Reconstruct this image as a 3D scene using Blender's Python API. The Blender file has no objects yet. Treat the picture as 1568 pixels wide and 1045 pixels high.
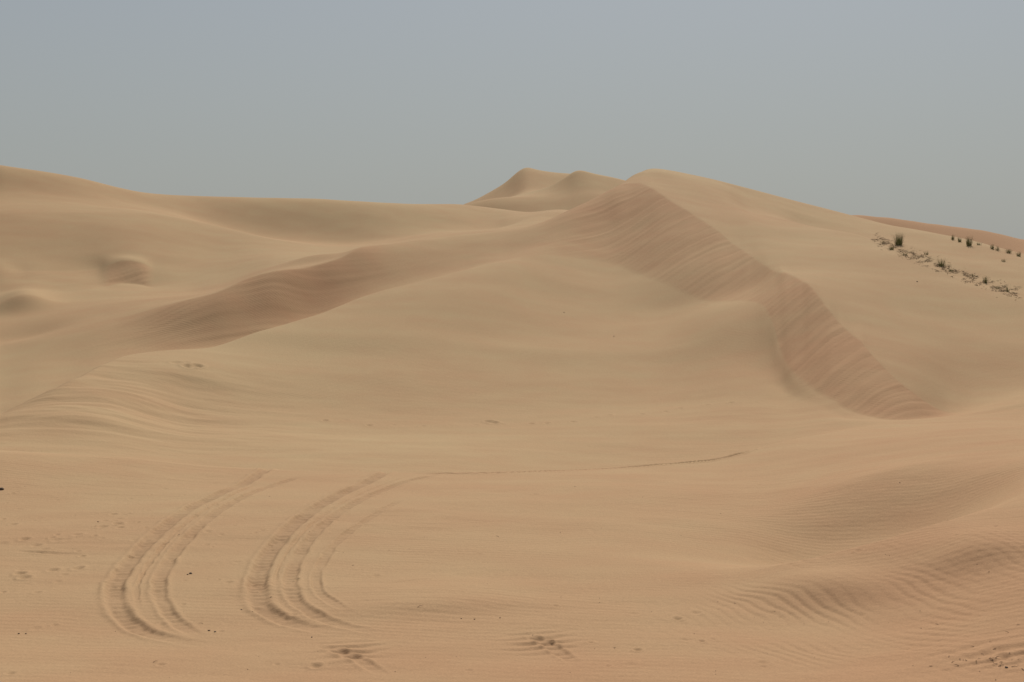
import bpy, math, random
import numpy as np
from mathutils import Vector

F=2178.0; UC=784.0; VH=430.0; ZO=4.0
rng=np.random.RandomState(7); random.seed(7)
SUN_EL=45.0; SUN_AZ=12.0

def ss(a,b,x):
    t=np.clip((x-a)/(b-a),0,1); return t*t*(3-2*t)
def pchip(xk,yk,x):
    xk=np.array(xk,float); yk=np.array(yk,float); x=np.clip(x,xk[0],xk[-1])
    h=np.diff(xk); dl=np.diff(yk)/h; n=len(xk); m=np.zeros(n)
    m[0]=dl[0]; m[-1]=dl[-1]
    for i in range(1,n-1):
        if dl[i-1]*dl[i]>0:
            w1=2*h[i]+h[i-1]; w2=h[i]+2*h[i-1]
            m[i]=(w1+w2)/(w1/dl[i-1]+w2/dl[i])
    i=np.clip(np.searchsorted(xk,x,side='right')-1,0,n-2)
    t=(x-xk[i])/h[i]
    return ((2*t**3-3*t**2+1)*yk[i]+(t**3-2*t**2+t)*h[i]*m[i]+(-2*t**3+3*t**2)*yk[i+1]+(t**3-t**2)*h[i]*m[i+1])
def noise2(x,y,seed=0):
    xi=np.floor(x).astype(np.int64); yi=np.floor(y).astype(np.int64)
    fx=x-xi; fy=y-yi
    r=np.random.RandomState(seed); perm=r.permutation(512); ang=r.rand(512)*2*np.pi
    gx=np.cos(ang); gy=np.sin(ang)
    def g(ix,iy,dx,dy):
        h=perm[(perm[ix&511]+iy)&511]
        return gx[h]*dx+gy[h]*dy
    sx=fx*fx*fx*(fx*(fx*6-15)+10); sy=fy*fy*fy*(fy*(fy*6-15)+10)
    a=g(xi,yi,fx,fy); b=g(xi+1,yi,fx-1,fy); c=g(xi,yi+1,fx,fy-1); d=g(xi+1,yi+1,fx-1,fy-1)
    return (a+(b-a)*sx)+((c+(d-c)*sx)-(a+(b-a)*sx))*sy
def Z(u,d,z): return (u,VH-z/d*F,d)

# ---- dune feature lines (crests, feet, hollows) from near to far -----------
C=[]
def curve(k,sharp): C.append((k,sharp))
curve([(0,1300,9),(1568,1300,9)],[(0,0),(1568,0)])
curve([(0,1045,14),(900,1045,14),(1250,1045,13.9),(1568,1045,13.2)],[(0,0),(1568,0)])
curve([(0,950,17),(900,950,16.8),(1150,955,16.7),(1300,958,16.5),(1568,935,15.6)],[(0,0),(1568,0)])
curve([(0,870,20),(900,875,19.6),(1120,878,19.3),(1210,862,19.2),(1260,850,19.4),(1340,830,19.6),(1440,800,20.0),(1568,765,21)],
      [(0,0),(1150,0),(1220,.8),(1440,.8),(1500,.2),(1568,0)])
curve([(0,840,21.3),(900,842,21.2),(1120,854,21.4),(1210,863,22),(1260,859,22.3),(1340,841,22.6),(1440,808,23),(1568,742,23)],[(0,0),(1568,0)])
curve([(0,785,24.2),(900,790,24),(1150,778,25.3),(1340,730,26.5),(1440,706,27.4),(1568,690,28)],[(0,0),(1568,0)])
curve([(0,692,29.5),(200,705,30),(330,716,30),(480,720,30),(620,722,30),(850,720,31),(960,713,32),(1080,705,33),(1150,692,34),(1200,678,35),(1260,664,36.6),(1320,655,38),(1370,646,39.3),(1400,642,40),(1480,636,41),(1568,628,42)],
      [(0,.3),(300,.6),(600,.8),(850,1),(1200,1),(1300,.4),(1568,.3)])
curve([(0,688,34),(200,706,33.5),(330,719,33.5),(480,724,33.5),(620,726,33.5),(850,724,34.5),(960,716,35.5),(1080,706,36.3),(1150,693,37.2),(1200,679,38),(1260,662,39),(1320,650,39.8),(1370,643,40),(1455,637,41.3),(1480,635.5,41.6),(1568,624,42.8)],[(0,0),(1568,0)])
curve([(0,662,36.5),(150,640,39),(300,655,41),(600,668,41),(1000,655,42.5),(1150,652,42),(1200,649,42),(1300,643,41),(1370,642.5,40.6),(1455,636,42),(1568,618,43.6)],[(0,0),(1568,0)])
curve([(0,648,38.2),(150,595,43),(320,563,48.5),(480,556,51),(620,548,52.5),(830,537,55.5),(1000,540,56),(1100,550,53),(1170,580,49.5),(1200,603,47.5),(1250,622,44.5),(1300,640,42),(1370,642,41.1),(1455,635.5,42.8),(1568,614,44.5)],[(0,0),(1568,0)])
c10=len(C)
curve([(0,640,40),(50,616,41.5),(100,590,43),(150,562,46),(200,545,49),(320,533,52),(400,512,55),(480,488,58),(560,458,62),(620,440,64),(700,418,67),(750,406,69),(830,392,72),(920,400,73),(1000,430,68),(1100,458,62),(1165,480,58),(1185,510,54.5),(1200,553,50.5),(1230,588,47.5),(1270,612,45),(1310,632,43),(1370,641,41.7),(1455,635,43.4),(1568,610,45.3)],
      [(0,.4),(150,.6),(320,.9),(620,.7),(800,.2),(950,.4),(1190,.8),(1400,.6),(1460,0),(1568,0)])
curve([(0,633,46),(50,613,47.5),(100,593,50),(150,568,52.5),(200,551,55),(320,541,57.8),(400,521,60),(480,495,63.5),(560,459,66),(620,443,67),(700,419,69.3),(750,404.5,71),(830,388,74),(1568,600,46)],[(0,0),(1568,0)])
c12=len(C)
curve([(0,527,60),(100,503,61),(200,482,62),(280,462,62.5),(330,450,63),(380,427,65),(420,415,66),(480,406,68.5),(515,396,70),(560,377,73),(600,372,75),(660,366,77.5),(740,358,80),(790,351,81),(830,340,82),(870,322,83.5),(900,309,85.5),(935,290,88),(955,281,88.5),(975,280,88),(1000,289,85),(1020,303,82),(1060,328,78),(1110,362,73),(1160,396,67),(1200,418,62),(1240,443,57.5),(1265,472,54.3),(1290,496,52),(1320,526,49.6),(1350,561,47),(1400,604,44.8),(1455,632,44.2),(1568,605,46.3)],
      [(0,.1),(150,.1),(280,.3),(400,.8),(500,1),(560,.5),(800,.3),(940,.2),(985,.4),(1030,1),(1400,1),(1455,.5),(1480,0),(1568,0)])
c13=len(C)
curve([(0,450,73),(60,448,73.5),(110,446,74),(150,444,75),(185,434,77.2),(210,435,77.2),(235,443,75.5),(280,450,73),(330,443,72),(420,414,72.5),(520,392,76),(560,381,79.5),(600,376,82),(660,373,84),(740,368,86),(790,361,87),(830,354,88),(870,341,89),Z(920,92,5.0),(940,292,91),(955,279,91.5),(970,272,92),(985,269,92),Z(1000,90,6.45),Z(1060,88,5.7),Z(1110,86,4.9),Z(1160,78,3.3),Z(1200,72,2.0),Z(1262,66,.9),Z(1320,62,.1),Z(1400,56,-1.4),Z(1480,54,-2.1),Z(1568,53,-2.4)],[(0,.3),(160,.4),(175,1),(220,1),(240,.2),(1568,0)])
c14=len(C)
curve([(0,408,78),(40,416,78),(100,415,79),(150,412,80),(165,405,80),(192,398,80),(214,401,80),(236,409,80.2),(330,401,83),(420,389,84),(520,384,87),(560,378,88.5),(660,367,91),(740,359,93),(830,345,95),Z(870,96,4),Z(920,98,4.9),Z(940,95.5,5.7),(955,282,95),(970,270,95),(985,263,95),(1000,262,94.5),Z(1060,93,6.6),Z(1110,90,5.5),(1150,322,86),(1200,335,82),(1240,345,80),(1330,365,75.5),(1400,398,68),(1480,430,64),(1568,460,60)],
      [(0,.8),(160,.8),(175,1),(220,1),(250,.2),(300,0),(1100,0),(1240,.8),(1568,.8)])
c15=len(C)
curve([(0,324,89.5),(100,326,90),(200,325,92),(260,331,93.5),(330,347,93.5),(430,369,91.5),(520,379,92.5),(600,373,93.5),(660,362,96),(740,351,99),(780,346,101),(812,342,101),Z(870,106,4.5),Z(920,104,5.0),Z(940,101,5.6),Z(955,99,6.1),(970,277,98.5),(985,262,97.5),(1000,258.5,97),Z(1060,96.5,7.1),Z(1110,94,6.2),Z(1150,90,4.8),Z(1200,86,3.8),Z(1240,84.5,3.0),Z(1330,81,2.1),Z(1400,74,.8),Z(1480,70,-.1),Z(1568,66,-.9)],
      [(0,.3),(200,.4),(300,.8),(430,1),(560,.6),(700,0),(1568,0)])
curve([(0,296,98),(100,302,99),(200,314,101),(260,325,102),(330,346,102.5),(430,368,102),(520,374,102),(600,367,102.5),(700,353,106),(760,352,108),(780,346,108),(812,334,109),(850,326,110),(1568,400,74)],[(0,0),(740,0),(775,.8),(850,.8),(900,0),(1568,0)])
curve([(0,253,104),(60,262,105),(120,273,106),(180,288,108),(240,297,110),(300,300,111),(380,302,112),(480,305,113),(560,309,114),(640,312,117),(700,313,120),(765,320,122),(812,326,122),(858,322,121),Z(900,119,5.7),Z(940,112,5.9),Z(955,106,6.2),(970,275,102.5),(985,260.5,100),(1000,257,99),(1020,259,99),(1060,267,99),(1120,282,99),(1200,303,98),(1300,329,97),(1350,342,94),(1420,355,90),(1500,372,86),(1568,390,82)],
      [(0,.2),(900,.2),(1000,.3),(1568,.4)])
curve([Z(0,135,2),Z(700,138,3),Z(812,136,4),Z(900,132,4),Z(1000,122,4.0),Z(1300,115,2.5),Z(1568,100,0)],[(0,0),(1568,0)])
curve([(0,360,152),(690,330,152),(720,313,152),(780,303,152),(840,302,152),(865,300,152),(887,296,152),(910,294,152),(955,300,152),(1000,305,150),(1100,350,150),(1568,400,150)],[(0,.3),(1568,.3)])
curve([(0,370,160),(690,340,160),(720,314,160),(780,302,160),(840,286,160),(865,271,160),(885,260,160),(910,266,160),(955,276,160),(1000,288,160),(1100,345,160),(1250,350,150),(1568,392,140)],[(0,1),(1568,1)])
curve([(0,380,170),(690,345,170),(725,325,170),(780,305,170),(810,293,170),(870,292,170),(955,305,170),(1000,320,170),(1100,355,170),(1568,392,170)],[(0,0),(1568,0)])
curve([(0,380,185),(690,345,185),(700,318,185),(725,307,185),(770,282,185),(808,256,185),(818,259,185),(850,264,185),(880,266,185),(955,300,185),(1000,320,185),(1100,345,185),(1240,336,185),(1300,329,185),(1350,333,185),(1420,342,185),(1500,352,185),(1568,368,185)],[(0,.9),(1568,.4)])
curve([Z(0,240,-2),Z(1568,240,-2)],[(0,0),(1568,0)])
K=len(C)
UU=np.arange(-360,1929,1.0)
Vk=[];Dk=[];Sk=[]
def gsm(a,s):
    n=int(4*s); w=np.exp(-.5*(np.arange(-n,n+1)/s)**2); w/=w.sum()
    return np.convolve(np.pad(a,n,mode='edge'),w,mode='valid')
for k,s in C:
    k=sorted(k)
    us=[p[0] for p in k]
    v=pchip(us,[p[1] for p in k],UU); d=pchip(us,[p[2] for p in k],UU)
    Vk.append(gsm(v,3.5)); Dk.append(d); Sk.append(gsm(np.interp(UU,[p[0] for p in s],[p[1] for p in s]),8))
Vk=np.array(Vk);Dk=np.array(Dk);Sk=np.array(Sk)
sc=noise2(UU/38.0,UU*0+.3,3)*6*ss(1010,1100,UU)*(1-ss(1330,1400,UU))
sc+=noise2(UU/13.0,UU*0+.7,4)*2.2*ss(1010,1100,UU)*(1-ss(1360,1420,UU))
Vk[c12]+=sc
ZKk=(VH-Vk)/F*Dk
def blend(k,ka,kb,f,w):
    Dk[k]=Dk[k]*(1-w)+w*(Dk[ka]*(1-f)+Dk[kb]*f)
    ZKk[k]=ZKk[k]*(1-w)+w*(ZKk[ka]*(1-f)+ZKk[kb]*f)
blend(c10+1,c10,c12,.4,ss(770,850,UU))
blend(c15+1,c15,c15+2,.5,ss(850,910,UU))
tanZ=ZKk/Dk
for k in range(1,K): Dk[k]=np.maximum(Dk[k],Dk[k-1]+0.3)
for k in range(K): Dk[k]=gsm(Dk[k],8)
ZKk=tanZ*Dk

# ---- polar ground sheet -----------------------------------------------------
du=np.linspace(-110,1680,1150)
a_d=np.arctan((du-UC)/F)
a_c=np.linspace(a_d[-1],2*np.pi+a_d[0],92)[1:-1]
AZ=np.concatenate([a_d,a_c]); NA=len(AZ)
R=np.concatenate([[0.02],np.geomspace(0.8,9,30)[:-1],np.geomspace(9,140,1420)[:-1],np.geomspace(140,240,120)[:-1],np.geomspace(240,7000,70)])
NR=len(R)
aw=(AZ+np.pi)%(2*np.pi)-np.pi
ac=np.clip(aw,-0.46,0.46)
UA=UC+F*np.tan(ac)
H=np.zeros((NA,NR)); SL=np.zeros((NA,NR)); R12=np.zeros(NA); R14=np.zeros(NA); R15=np.zeros(NA)
for i in range(NA):
    ix=UA[i]
    r=np.array([np.interp(ix,UU,Dk[k]) for k in range(K)])/math.cos(ac[i])
    z=np.array([np.interp(ix,UU,ZKk[k]) for k in range(K)])
    s=np.array([np.interp(ix,UU,Sk[k]) for k in range(K)])
    R12[i]=r[c12]; R14[i]=r[c14]; R15[i]=r[c15]
    h=np.diff(r); dl=np.diff(z)/h
    m=np.zeros(K)
    for j in range(1,K-1):
        if dl[j-1]*dl[j]>0:
            w1=2*h[j]+h[j-1]; w2=h[j]+2*h[j-1]; m[j]=(w1+w2)/(w1/dl[j-1]+w2/dl[j])
    mL=m.copy(); mR=m.copy()
    mL[1:]=s[1:]*dl+(1-s[1:])*m[1:]; mR[:-1]=s[:-1]*dl+(1-s[:-1])*m[:-1]
    mR[0]=0; mL[-1]=dl[-1]
    rr=np.clip(R,r[0],r[-1])
    j=np.clip(np.searchsorted(r,rr,side='right')-1,0,K-2)
    t=(rr-r[j])/h[j]
    H[i]=((2*t**3-3*t**2+1)*z[j]+(t**3-2*t**2+t)*h[j]*mR[j]+(-2*t**3+3*t**2)*z[j+1]+(t**3-t**2)*h[j]*mL[j+1])
    q=(R-r[c10])/(r[c12]-r[c10])
    uw=np.interp(ix,[60,300,520,600,800,900,1440,1470],[0,1,1,.25,.3,1,1,0])
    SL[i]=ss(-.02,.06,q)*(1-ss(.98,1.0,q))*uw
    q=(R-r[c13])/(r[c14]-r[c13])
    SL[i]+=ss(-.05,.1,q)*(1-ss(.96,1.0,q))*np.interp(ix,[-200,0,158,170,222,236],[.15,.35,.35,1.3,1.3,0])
nd=len(du)
def usm(A,s):
    n=int(3*s); kw=np.exp(-.5*(np.arange(-n,n+1)/s)**2); kw/=kw.sum()
    Ap=np.pad(A,((n,n),(0,0)),mode='edge'); return sum(kw[q]*Ap[q:q+len(A)] for q in range(2*n+1))
H[:nd]=usm(H[:nd],2.0)
# the wind-polished flanks behind the brinks are even: relax them sideways
Hs=usm(H[:nd],11)
wgt=ss(.3,4.5,R[None,:]-R12[:nd,None])*(1-ss(-3,-.5,R[None,:]-R14[:nd,None]))*ss(1090,1200,UA[:nd])[:,None]
H[:nd]=H[:nd]*(1-wgt)+Hs*wgt
wgt=ss(.5,3,R[None,:]-(R12[:nd,None]-15))*(1-ss(-2,-.3,R[None,:]-R12[:nd,None]))*(1-ss(90,200,UA[:nd]))[:,None]
H[:nd]=H[:nd]*(1-wgt)+Hs*wgt
Hs=usm(H[:nd],26)
wgt=ss(.2,2.5,R[None,:]-R14[:nd,None])*(1-ss(4,9,R[None,:]-R15[:nd,None]))*(1-ss(260,340,UA[:nd]))[:,None]
H[:nd]=H[:nd]*(1-wgt)+Hs*wgt
wgt=ss(1.5,5,R[None,:]-R12[:nd,None])*(1-ss(-6,-3,R[None,:]-R14[:nd,None]))*(1-ss(260,340,UA[:nd]))[:,None]
H[:nd]=H[:nd]*(1-wgt)+Hs*wgt
X=np.sin(AZ)[:,None]*R[None,:]; Y=np.cos(AZ)[:,None]*R[None,:]
RR=np.broadcast_to(R[None,:],X.shape); UG=np.broadcast_to(UA[:,None],X.shape)
wf=ss(.5,1.1,np.abs(aw))[:,None]*np.ones_like(X)
gen=-3.8+noise2(X/45,Y/45,11)*7*ss(5,40,RR)+noise2(X/17,Y/17,12)*1.5*ss(5,40,RR)
H=H*(1-wf)+gen*wf
H+= ss(230,600,RR)*(noise2(X/210,Y/120,13)*16-3)
base=H.copy()
def pick(u,v):
    i=int(np.argmin(np.abs(UA[:nd]-u)))
    los=(VH-v)/F*R*math.cos(AZ[i])
    ok=np.where((base[i]>=los)&(R>9))[0]
    j=ok[0] if len(ok) else NR-200
    return X[i,j],Y[i,j]
far=1-ss(150,260,RR)
H+=noise2(X/9,Y/6,21)*.15*far*ss(12,30,RR)
H+=noise2(X/3.2,Y/2.0,22)*.03*far
H+=noise2(X/1.3,Y/.7,25)*.015*(1-ss(40,60,RR))
H+=noise2(X/.5,Y/.3,26)*.010*(1-ss(25,40,RR))*ss(-.1,.4,noise2(X/4,Y/4,27))
def bump(u,v,amp,sx,sf,sb,rot=0):
    global H
    x0,y0=pick(u,v); c,s=math.cos(rot),math.sin(rot)
    dx=(X-x0)*c+(Y-y0)*s; dy=-(X-x0)*s+(Y-y0)*c
    sy=np.where(dy<0,sf,sb)
    H+=amp*np.exp(-.5*(dx/sx)**2-.5*(dy/sy)**2)
bump(35,472,.65,.9,1.1,3.5,.3)
bump(45,505,-.25,1.3,1.2,1.2,.2)
bump(1120,505,.35,3,2.5,3)
bump(1080,450,-.3,2.2,2,2)
bump(700,530,.25,6,1.5,6)
bump(480,402,.35,1.2,1.0,3,.3)
bump(270,575,.18,1.4,.7,2,.2)
bump(180,610,.13,2,.6,2,.15)
bump(80,645,.12,2,.5,1.5,.1)
bump(650,930,.09,.9,.35,1.0,.2)
bump(420,905,.03,.5,.3,.5,.2)
bump(1270,905,.15,.5,.42,.5,-.6)
bump(1500,850,.15,.5,.4,.8,-.3)
bump(1480,745,.15,1.3,.8,1.5,.2)
x0,y0=pick(170,620); mk=np.exp(-((X-x0)/5)**2-((Y-y0)/6)**2)
H+=mk*(noise2((X+.3*Y)/3.,(Y-.2*X)/.9,31)*.07+noise2((X+.3*Y)/1.2,(Y-.2*X)/.35,32)*.04)
# slip-face avalanche streaks
S=(X-Y)*.7071; T=(X+Y)*.7071
H+=SL*(noise2(S/.9,T/14,41)*.03+noise2(S/.35,T/8,42)*.026+noise2(S/.16,T/5,43)*.014)
# wind ripples
x0,y0=pick(1330,930); mk=np.exp(-((X-x0)/2.1)**2-((Y-y0)/2.3)**2)+.35*ss(1000,1300,UG)*(1-ss(19,21,RR))
mk=np.clip(mk,0,1)*(.14+.86*ss(-.2,.35,noise2(X/1.2,Y/1.5,50)))*(1-ss(19.5,21.5,RR))*(RR>10)
def rip(n,lam,dist,seed,sc1):
    ph=2*np.pi*((X*n[0]+Y*n[1])/lam+dist*noise2(X/sc1,Y/sc1,seed)+.6*noise2(X/.5,Y/.5,seed+1))
    return np.sin(ph)+.3*np.sin(2*ph+.8)
H+=mk*rip((.92,.38),.18,2.4,51,3.)*.0068
for (u,v,sx,sy) in [(830,985,.35,.5),(540,1000,.3,.5),(1530,1000,.5,.5)]:
    x0,y0=pick(u,v); m2=np.exp(-((X-x0)/sx)**2-((Y-y0)/sy)**2)
    H+=m2*rip((-.3,.95),.26,1.2,61,2.)*.015
m3=(1-ss(45,75,RR))*(RR>10)*ss(-.2,.3,noise2(X/5,Y/5,70))
H+=m3*rip((.15,.98),.42,1.5,71,5.)*.0016
# tyre tracks
trk=np.zeros_like(H)
sel=np.where((R>12)&(R<40))[0]; j0,j1=sel[0],sel[-1]+1
xs=X[:nd,j0:j1]; ys=Y[:nd,j0:j1]
def pdist(pts):
    P=np.array([pick(u,v) for u,v in pts]); t=np.arange(len(P)); tt=np.linspace(0,len(P)-1,len(P)*4)
    px=gsm(np.interp(tt,t,P[:,0]),1.5); py=gsm(np.interp(tt,t,P[:,1]),1.5)
    best=np.full(xs.shape,9e9); arc=np.zeros(xs.shape); acc=0
    for a in range(len(px)-1):
        dx,dy=px[a+1]-px[a],py[a+1]-py[a]; L2=dx*dx+dy*dy+1e-9
        q=np.clip(((xs-px[a])*dx+(ys-py[a])*dy)/L2,0,1)
        dd=np.hypot(xs-px[a]-q*dx,ys-py[a]-q*dy)
        mm=dd<best; best[mm]=dd[mm]; arc[mm]=(acc+q*math.sqrt(L2))[mm]
        acc+=math.sqrt(L2)
    return best,arc,acc
sub=np.zeros_like(xs); tm=np.zeros_like(xs)
nn=noise2(xs/.35,ys/.35,81); n4=noise2(xs/.14,ys/.14,83)
for pts,wd,dep,tail in [
  ([(445,718),(395,730),(335,757),(280,788),(235,825),(197,865),(172,905),(180,945),(225,975),(345,994)],.11,.034,1.6),
  ([(468,727),(410,743),(350,775),(302,812),(258,860),(237,905),(258,950),(330,990)],.085,.026,1.6),
  ([(400,735),(345,765),(290,800),(250,835),(222,875),(205,910),(215,945)],.035,.018,1.5),
  ([(640,718),(570,738),(510,765),(457,800),(417,840),(394,885),(390,925),(425,955),(560,980)],.12,.040,1.8),
  ([(680,724),(610,742),(552,768),(502,800),(463,840),(442,885),(447,925),(490,955),(620,980)],.085,.027,1.8),
  ([(640,724),(580,745),(525,772),(478,805),(440,845),(420,885),(420,915)],.03,.014,1.5),
  ([(620,765),(560,800),(510,835),(482,880),(484,915),(560,960)],.06,.018,1.5),
  ([(0,845),(70,850),(160,852)],.06,.02,1.),
  ([(470,985),(540,1005),(600,1040)],.07,.02,.6),
  ([(780,965),(840,985),(890,1025)],.07,.02,.6),
  ([(560,905),(620,895),(700,885)],.05,.012,1.5),
  ([(1235,671),(1190,681),(1150,694),(1110,702),(1080,707.5),(1020,711.5),(960,715.5),(900,719.5)],.08,.065,2.),
  ([(960,715.5),(900,719.5),(850,722.5),(740,725),(600,724)],.06,.03,1.)]:
    b,arc,L=pdist(pts)
    b=b+nn*.035+n4*.012
    fade=ss(0,.8,arc)*(1-ss(L-tail,L,arc))*np.clip(.85+.9*noise2(arc/.9,arc*0+1,82),.25,1.3)
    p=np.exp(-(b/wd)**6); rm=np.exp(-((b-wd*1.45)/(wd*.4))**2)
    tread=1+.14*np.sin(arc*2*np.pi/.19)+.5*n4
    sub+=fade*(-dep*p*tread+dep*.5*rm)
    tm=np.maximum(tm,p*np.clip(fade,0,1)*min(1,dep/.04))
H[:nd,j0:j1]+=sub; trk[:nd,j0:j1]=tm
def prints(path,step,size,depth,jit=.12):
    P=np.array([pick(u,v) for u,v in path]); seg=np.hypot(*np.diff(P,axis=0).T); s=np.concatenate([[0],np.cumsum(seg)])
    for q in np.arange(0,s[-1],step):
        x=np.interp(q,s,P[:,0])+rng.randn()*jit; y=np.interp(q,s,P[:,1])+rng.randn()*jit
        dp=depth*rng.uniform(.3,1.2)
        r0=math.hypot(x,y); ia=int(np.searchsorted(a_d,math.atan2(x,y))); ja=int(np.searchsorted(R,r0))
        wi=max(4,int(4*size/(r0*.0007))); wj=max(4,int(4*size/(r0*.0019)))
        sl=(slice(max(0,ia-wi),min(nd,ia+wi)),slice(max(0,ja-wj),ja+wj))
        d2=((X[sl]-x)/size)**2+((Y[sl]-y)/(size*1.3))**2
        H[sl]+= -dp*np.exp(-d2)+dp*.4*np.exp(-(np.sqrt(d2)-1.7)**2*3)
prints([(490,643),(620,652),(750,650),(860,648),(940,637),(1050,626),(1160,617)],.8,.08,.035,.1)
prints([(0,830),(90,838),(170,800)],.4,.06,.025,.15)
prints([(10,885),(80,880),(135,870)],.35,.06,.028,.15)
prints([(0,800),(120,790),(215,797)],.5,.05,.02,.15)
prints([(270,560),(300,570)],.3,.15,.07,.2)
prints([(745,645),(758,647)],.3,.12,.05,.05)
prints([(1480,1000),(1560,1010)],.2,.05,.02,.1)
for _ in range(150):
    u=rng.uniform(0,1568); v=rng.uniform(735,1040)
    if rng.rand()<.45: u=rng.uniform(0,420); v=rng.uniform(740,920)
    prints([(u,v),(u+8,v)],9,rng.uniform(.02,.05),rng.uniform(.008,.025),.02)

# ---- sand colour variety (mineral tint, plus painted slip-face shade) --------------------------------------
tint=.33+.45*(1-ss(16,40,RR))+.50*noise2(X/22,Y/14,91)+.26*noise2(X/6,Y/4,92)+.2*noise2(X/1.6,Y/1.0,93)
tint+=SL*.35  # slip faces pinker, their shade also darkened through the tint
tint+=.25*ss(1150,1400,UG)*(1-ss(24,40,RR))
tint+=.9*ss(1230,1290,UG)*ss(120,150,RR)
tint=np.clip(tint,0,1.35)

Zf=H+ZO
co=np.stack([X,Y,Zf],-1).reshape(-1,3)
i=np.arange(NA)[:,None]; j=np.arange(NR-1)[None,:]; i2=(i+1)%NA
quads=np.stack([i*NR+j, i*NR+j+1, i2*NR+j+1, i2*NR+j],-1).reshape(-1,4)
me=bpy.data.meshes.new("desert_sand_dunes")
me.vertices.add(len(co)); me.vertices.foreach_set("co",co.astype(np.float32).ravel())
me.loops.add(quads.size); me.loops.foreach_set("vertex_index",quads.astype(np.int32).ravel())
me.polygons.add(len(quads)); me.polygons.foreach_set("loop_start",np.arange(0,quads.size,4,dtype=np.int32))
me.update(calc_edges=True)
me.polygons.foreach_set("use_smooth",np.ones(len(quads),dtype=bool))
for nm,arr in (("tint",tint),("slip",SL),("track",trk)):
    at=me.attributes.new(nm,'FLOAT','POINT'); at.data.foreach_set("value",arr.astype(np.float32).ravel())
dune=bpy.data.objects.new("desert_sand_dunes",me); bpy.context.collection.objects.link(dune)

def mat(name):
    m=bpy.data.materials.new(name); m.use_nodes=True; return m,m.node_tree.nodes,m.node_tree.links
m,N,L=mat("sand")
bs=N["Principled BSDF"]; bs.inputs["Roughness"].default_value=.95; bs.inputs["Specular IOR Level"].default_value=.08
tc=N.new("ShaderNodeTexCoord")
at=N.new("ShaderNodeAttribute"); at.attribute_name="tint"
ns=N.new("ShaderNodeTexNoise"); ns.inputs["Scale"].default_value=.9; ns.inputs["Detail"].default_value=6
L.new(tc.outputs["Object"],ns.inputs["Vector"])
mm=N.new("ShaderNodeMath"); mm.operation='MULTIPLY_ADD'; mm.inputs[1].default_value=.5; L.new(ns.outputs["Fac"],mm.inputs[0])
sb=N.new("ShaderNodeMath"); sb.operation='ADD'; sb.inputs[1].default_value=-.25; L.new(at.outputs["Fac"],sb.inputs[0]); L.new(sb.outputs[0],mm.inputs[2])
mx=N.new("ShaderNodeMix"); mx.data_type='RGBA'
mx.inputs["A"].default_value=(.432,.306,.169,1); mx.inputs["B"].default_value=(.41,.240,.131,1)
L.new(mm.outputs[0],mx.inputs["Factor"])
gr=N.new("ShaderNodeTexNoise"); gr.inputs["Scale"].default_value=45; gr.inputs["Detail"].default_value=3; L.new(tc.outputs["Object"],gr.inputs["Vector"])
gm=N.new("ShaderNodeMapRange"); gm.inputs["From Min"].default_value=.3; gm.inputs["From Max"].default_value=.7; gm.inputs["To Min"].default_value=.90; gm.inputs["To Max"].default_value=1.08
L.new(gr.outputs["Fac"],gm.inputs["Value"])
mu=N.new("ShaderNodeVectorMath"); mu.operation='SCALE'; L.new(mx.outputs["Result"],mu.inputs[0]); L.new(gm.outputs[0],mu.inputs["Scale"])
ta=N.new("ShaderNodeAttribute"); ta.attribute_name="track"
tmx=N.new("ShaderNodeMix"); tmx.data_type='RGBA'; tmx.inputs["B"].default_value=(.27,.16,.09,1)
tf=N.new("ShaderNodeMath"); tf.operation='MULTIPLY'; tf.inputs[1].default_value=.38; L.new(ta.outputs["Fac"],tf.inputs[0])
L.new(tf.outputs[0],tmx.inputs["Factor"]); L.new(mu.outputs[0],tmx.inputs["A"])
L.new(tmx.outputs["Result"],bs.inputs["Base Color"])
wv=N.new("ShaderNodeTexWave"); wv.wave_type='BANDS'; wv.bands_direction='Y'; wv.inputs["Scale"].default_value=2.0
wv.inputs["Distortion"].default_value=6; wv.inputs["Detail"].default_value=2.5; wv.inputs["Detail Scale"].default_value=.35
mp=N.new("ShaderNodeMapping"); mp.inputs["Rotation"].default_value=(0,0,.18); L.new(tc.outputs["Object"],mp.inputs["Vector"]); L.new(mp.outputs[0],wv.inputs["Vector"])
pn=N.new("ShaderNodeTexNoise"); pn.inputs["Scale"].default_value=.22; pn.inputs["Detail"].default_value=3; L.new(tc.outputs["Object"],pn.inputs["Vector"])
pr=N.new("ShaderNodeMapRange"); pr.inputs["From Min"].default_value=.4; pr.inputs["From Max"].default_value=.62; pr.inputs["To Min"].default_value=.05; pr.inputs["To Max"].default_value=.30; L.new(pn.outputs["Fac"],pr.inputs["Value"])
b1=N.new("ShaderNodeBump"); L.new(pr.outputs[0],b1.inputs["Strength"]); b1.inputs["Distance"].default_value=.010; L.new(wv.outputs["Fac"],b1.inputs["Height"])
n3=N.new("ShaderNodeTexNoise"); n3.inputs["Scale"].default_value=9; n3.inputs["Detail"].default_value=8; n3.inputs["Roughness"].default_value=.65; L.new(tc.outputs["Object"],n3.inputs["Vector"])
b2=N.new("ShaderNodeBump"); b2.inputs["Strength"].default_value=.4; b2.inputs["Distance"].default_value=.03; L.new(n3.outputs["Fac"],b2.inputs["Height"]); L.new(b1.outputs[0],b2.inputs["Normal"])
L.new(b2.outputs[0],bs.inputs["Normal"])
me.materials.append(m)

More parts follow.
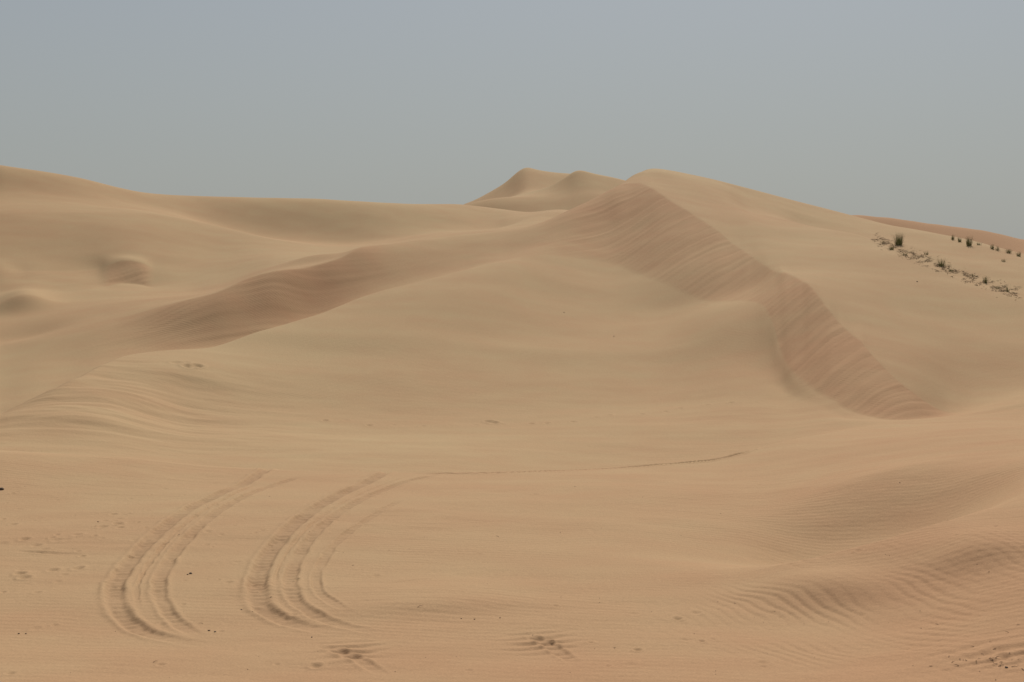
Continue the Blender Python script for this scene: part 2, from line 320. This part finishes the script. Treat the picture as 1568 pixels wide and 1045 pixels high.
def simple(name,c1,c2,scale=8):
    m,N,L=mat(name); b=N["Principled BSDF"]; b.inputs["Roughness"].default_value=.85; b.inputs["Specular IOR Level"].default_value=.2
    n=N.new("ShaderNodeTexNoise"); n.inputs["Scale"].default_value=scale
    x=N.new("ShaderNodeMix"); x.data_type='RGBA'; x.inputs["A"].default_value=(*c1,1); x.inputs["B"].default_value=(*c2,1)
    L.new(n.outputs["Fac"],x.inputs["Factor"]); L.new(x.outputs["Result"],b.inputs["Base Color"]); return m
m_gr=simple("desert_grass",(.11,.13,.05),(.26,.24,.12))
m_tw=simple("dry_twig",(.13,.09,.055),(.26,.185,.12))
m_pb=simple("dark_pebble",(.05,.035,.025),(.13,.09,.06),30)

def place(u,v):
    ii=int(np.argmin(np.abs(UA[:nd]-u))); los=(VH-v)/F*R*math.cos(AZ[ii])
    ok=np.where((H[ii]>=los)&(R>9)&(R<235))[0]
    if len(ok)==0: return place(u,v+3)
    j=ok[0]
    return Vector((X[ii,j],Y[ii,j],Zf[ii,j]))
def mk(name,verts,faces,mt):
    me=bpy.data.meshes.new(name); me.from_pydata(verts,[],faces); me.materials.append(mt)
    o=bpy.data.objects.new(name,me); bpy.context.collection.objects.link(o); return o
def blade(V,Fc,p,d,h,w,droop):
    side=Vector((-d.y,d.x,0))
    if side.length<1e-4: side=Vector((1,0,0))
    side=side.normalized()*w
    n=4; k=len(V)
    for q in range(n+1):
        t=q/n; c=p+Vector((d.x*t*h+d.x*droop*t*t*h,d.y*t*h+d.y*droop*t*t*h,h*(t-.35*droop*t*t)))
        ww=(1-t)**.7
        V.append(tuple(c-side*ww)); V.append(tuple(c+side*ww))
        if q<n: Fc.append((k+2*q,k+2*q+1,k+2*q+3,k+2*q+2))
def tuft(u,v,hpx,wpx,nb=120,name="desert_grass_tuft"):
    p0=place(u,v); d=p0.y; h=1.2*hpx/F*d; w=1.2*wpx/F*d*.5
    V=[];Fc=[]
    for _ in range(int(nb*1.6)):
        a=random.random()*6.283; rr=random.random()**.6*w*.45
        b=Vector((math.cos(a)*rr,math.sin(a)*rr,-.03)); sp=random.uniform(.1,1.)*w/h
        a2=a+random.uniform(-.7,.7)
        blade(V,Fc,b,Vector((math.cos(a2)*sp*.8,math.sin(a2)*sp*.8,0)),h*random.uniform(.35,1.05),random.uniform(.005,.010),random.uniform(0,.6))
    o=mk(name,V,Fc,m_gr); o.location=p0
for t in [(1376,376,20,20,130),(1366,383,8,12,40),(1442,408,14,18,60),(1418,390,7,12,25),(1385,391,6,16,30),(1508,434,12,10,40),(1543,447,9,10,25),(1490,423,6,12,20),(1455,416,7,12,25),(1352,373,6,12,20),(1528,443,6,10,20)]: tuft(*t)
for t in [(1459,368,9,8,40),(1470,371,9,10,40),(1484,377,16,13,80),(1519,382,9,10,40),(1528,384,8,9,35),(1545,388,8,14,50),(1560,393,9,10,40),(1500,376,6,10,30),(1537,401,6,10,25)]: tuft(*t)
V=[];Fc=[]
def twig(V,Fc,p,L0,w):
    a=random.random()*6.283; e=random.uniform(-.05,.35)
    d=Vector((math.cos(a),math.sin(a),e))*L0; s=Vector((-math.sin(a),math.cos(a),0))*w; up=Vector((0,0,w*1.5))
    mid=d*.5+Vector((random.uniform(-.15,.15),random.uniform(-.15,.15),.1))*L0
    k=len(V)
    for c,f in ((Vector((0,0,0)),1),(mid,.8),(d,.3)):
        for o in (s*f,up*f,-s*f): V.append(tuple(p+c+o))
    for q in (0,3):
        for x in range(3):
            Fc.append((k+q+x,k+q+(x+1)%3,k+q+3+(x+1)%3,k+q+3+x))
line=[(1335,367),(1365,379),(1400,394),(1440,411),(1480,427),(1520,441),(1560,453)]
for _ in range(2200):
    u=random.uniform(1335,1560); v=np.interp(u,[q[0] for q in line],[q[1] for q in line])+random.gauss(-2,4.5)
    if noise2(np.array([u/11.]),np.array([v/7.]),5)[0]<.0: continue
    twig(V,Fc,place(u,v),random.uniform(.06,.25),random.uniform(.004,.010))
mk("dry_grass_litter",V,Fc,m_tw)
V=[];Fc=[]
for _ in range(34):
    u=random.gauss(1510,40); v=random.gauss(1012,14)
    if u>1640 or v>1060: continue
    twig(V,Fc,place(u,v),random.uniform(.02,.07),random.uniform(.002,.004))
for _ in range(16):
    twig(V,Fc,place(random.uniform(0,1568),random.uniform(740,1040)),random.uniform(.03,.08),random.uniform(.002,.004))
mk("dry_twigs",V,Fc,m_tw)
V=[];Fc=[]
def peb(p,s):
    k=len(V); t=(1+5**.5)/2
    ic=[(-1,t,0),(1,t,0),(-1,-t,0),(1,-t,0),(0,-1,t),(0,1,t),(0,-1,-t),(0,1,-t),(t,0,-1),(t,0,1),(-t,0,-1),(-t,0,1)]
    a=random.random()*6
    for x,y,z in ic:
        q=random.uniform(.75,1.2)*s/1.9; x*=1.3
        V.append((p.x+(x*math.cos(a)-y*math.sin(a))*q,p.y+(x*math.sin(a)+y*math.cos(a))*q,p.z+s*.3+z*q*.7))
    for f in [(0,11,5),(0,5,1),(0,1,7),(0,7,10),(0,10,11),(1,5,9),(5,11,4),(11,10,2),(10,7,6),(7,1,8),(3,9,4),(3,4,2),(3,2,6),(3,6,8),(3,8,9),(4,9,5),(2,4,11),(6,2,10),(8,6,7),(9,8,1)]: Fc.append(tuple(k+q for q in f))
for u,v,s in [(292,879,.02),(288,881,.012),(370,935,.01),(320,967,.012),(330,969,.012),(478,977,.01),(28,971,.01),(40,972,.01),(150,800,.013),(706,948,.009),(726,949,.009),(766,947,.009),(1541,1023,.014),(1405,432,.035),(2,751,.045),(940,516,.025),(863,480,.025),(1378,740,.011)]: peb(place(u,v),s)
for _ in range(70): 
    peb(place(random.uniform(0,1568),random.uniform(735,1040)),random.uniform(.003,.006))
mk("scattered_pebbles",V,Fc,m_pb)

# ---- light, sky, camera -------------------------------------------------------
sc_=bpy.context.scene
W=bpy.data.worlds.new("World"); sc_.world=W; W.use_nodes=True
n=W.node_tree.nodes; l=W.node_tree.links; bg=n["Background"]
sky=n.new("ShaderNodeTexSky"); sky.sky_type='NISHITA'; sky.sun_disc=False
sky.sun_elevation=math.radians(SUN_EL); sky.sun_rotation=math.radians(SUN_AZ); sky.dust_density=1.0; sky.air_density=1.0
hs=n.new("ShaderNodeHueSaturation"); hs.inputs["Saturation"].default_value=.8; l.new(sky.outputs[0],hs.inputs["Color"])
wt=n.new("ShaderNodeTexCoord"); sx=n.new("ShaderNodeSeparateXYZ"); l.new(wt.outputs["Generated"],sx.inputs[0])
mr=n.new("ShaderNodeMapRange"); mr.inputs["From Min"].default_value=0; mr.inputs["From Max"].default_value=.28; mr.inputs["To Min"].default_value=.95; mr.inputs["To Max"].default_value=.4
l.new(sx.outputs["Z"],mr.inputs["Value"])
mxw=n.new("ShaderNodeMix"); mxw.data_type='RGBA'; mxw.inputs["B"].default_value=(4.8,4.98,4.82,1)
l.new(mr.outputs[0],mxw.inputs["Factor"]); l.new(hs.outputs[0],mxw.inputs["A"]); l.new(mxw.outputs["Result"],bg.inputs["Color"])
bg.inputs["Strength"].default_value=.065
S3=Vector((math.sin(math.radians(SUN_AZ))*math.cos(math.radians(SUN_EL)),math.cos(math.radians(SUN_AZ))*math.cos(math.radians(SUN_EL)),math.sin(math.radians(SUN_EL))))
ld=bpy.data.lights.new("sun",'SUN'); ld.energy=3.95; ld.angle=math.radians(.6); ld.color=(1,.94,.86)
lo=bpy.data.objects.new("sun",ld); lo.rotation_euler=S3.to_track_quat('Z','Y').to_euler(); lo.location=(0,0,60); bpy.context.collection.objects.link(lo)
cd=bpy.data.cameras.new("camera"); cam=bpy.data.objects.new("camera",cd); bpy.context.collection.objects.link(cam)
cd.sensor_width=36; cd.lens=36*F/1568; cd.shift_y=-(522.5-VH)/1568; cd.clip_end=20000
cam.location=(0,0,ZO); cam.rotation_euler=(math.radians(90),0,0)
sc_.camera=cam
sc_.view_settings.view_transform='Standard'; sc_.view_settings.look='None'; sc_.view_settings.exposure=0
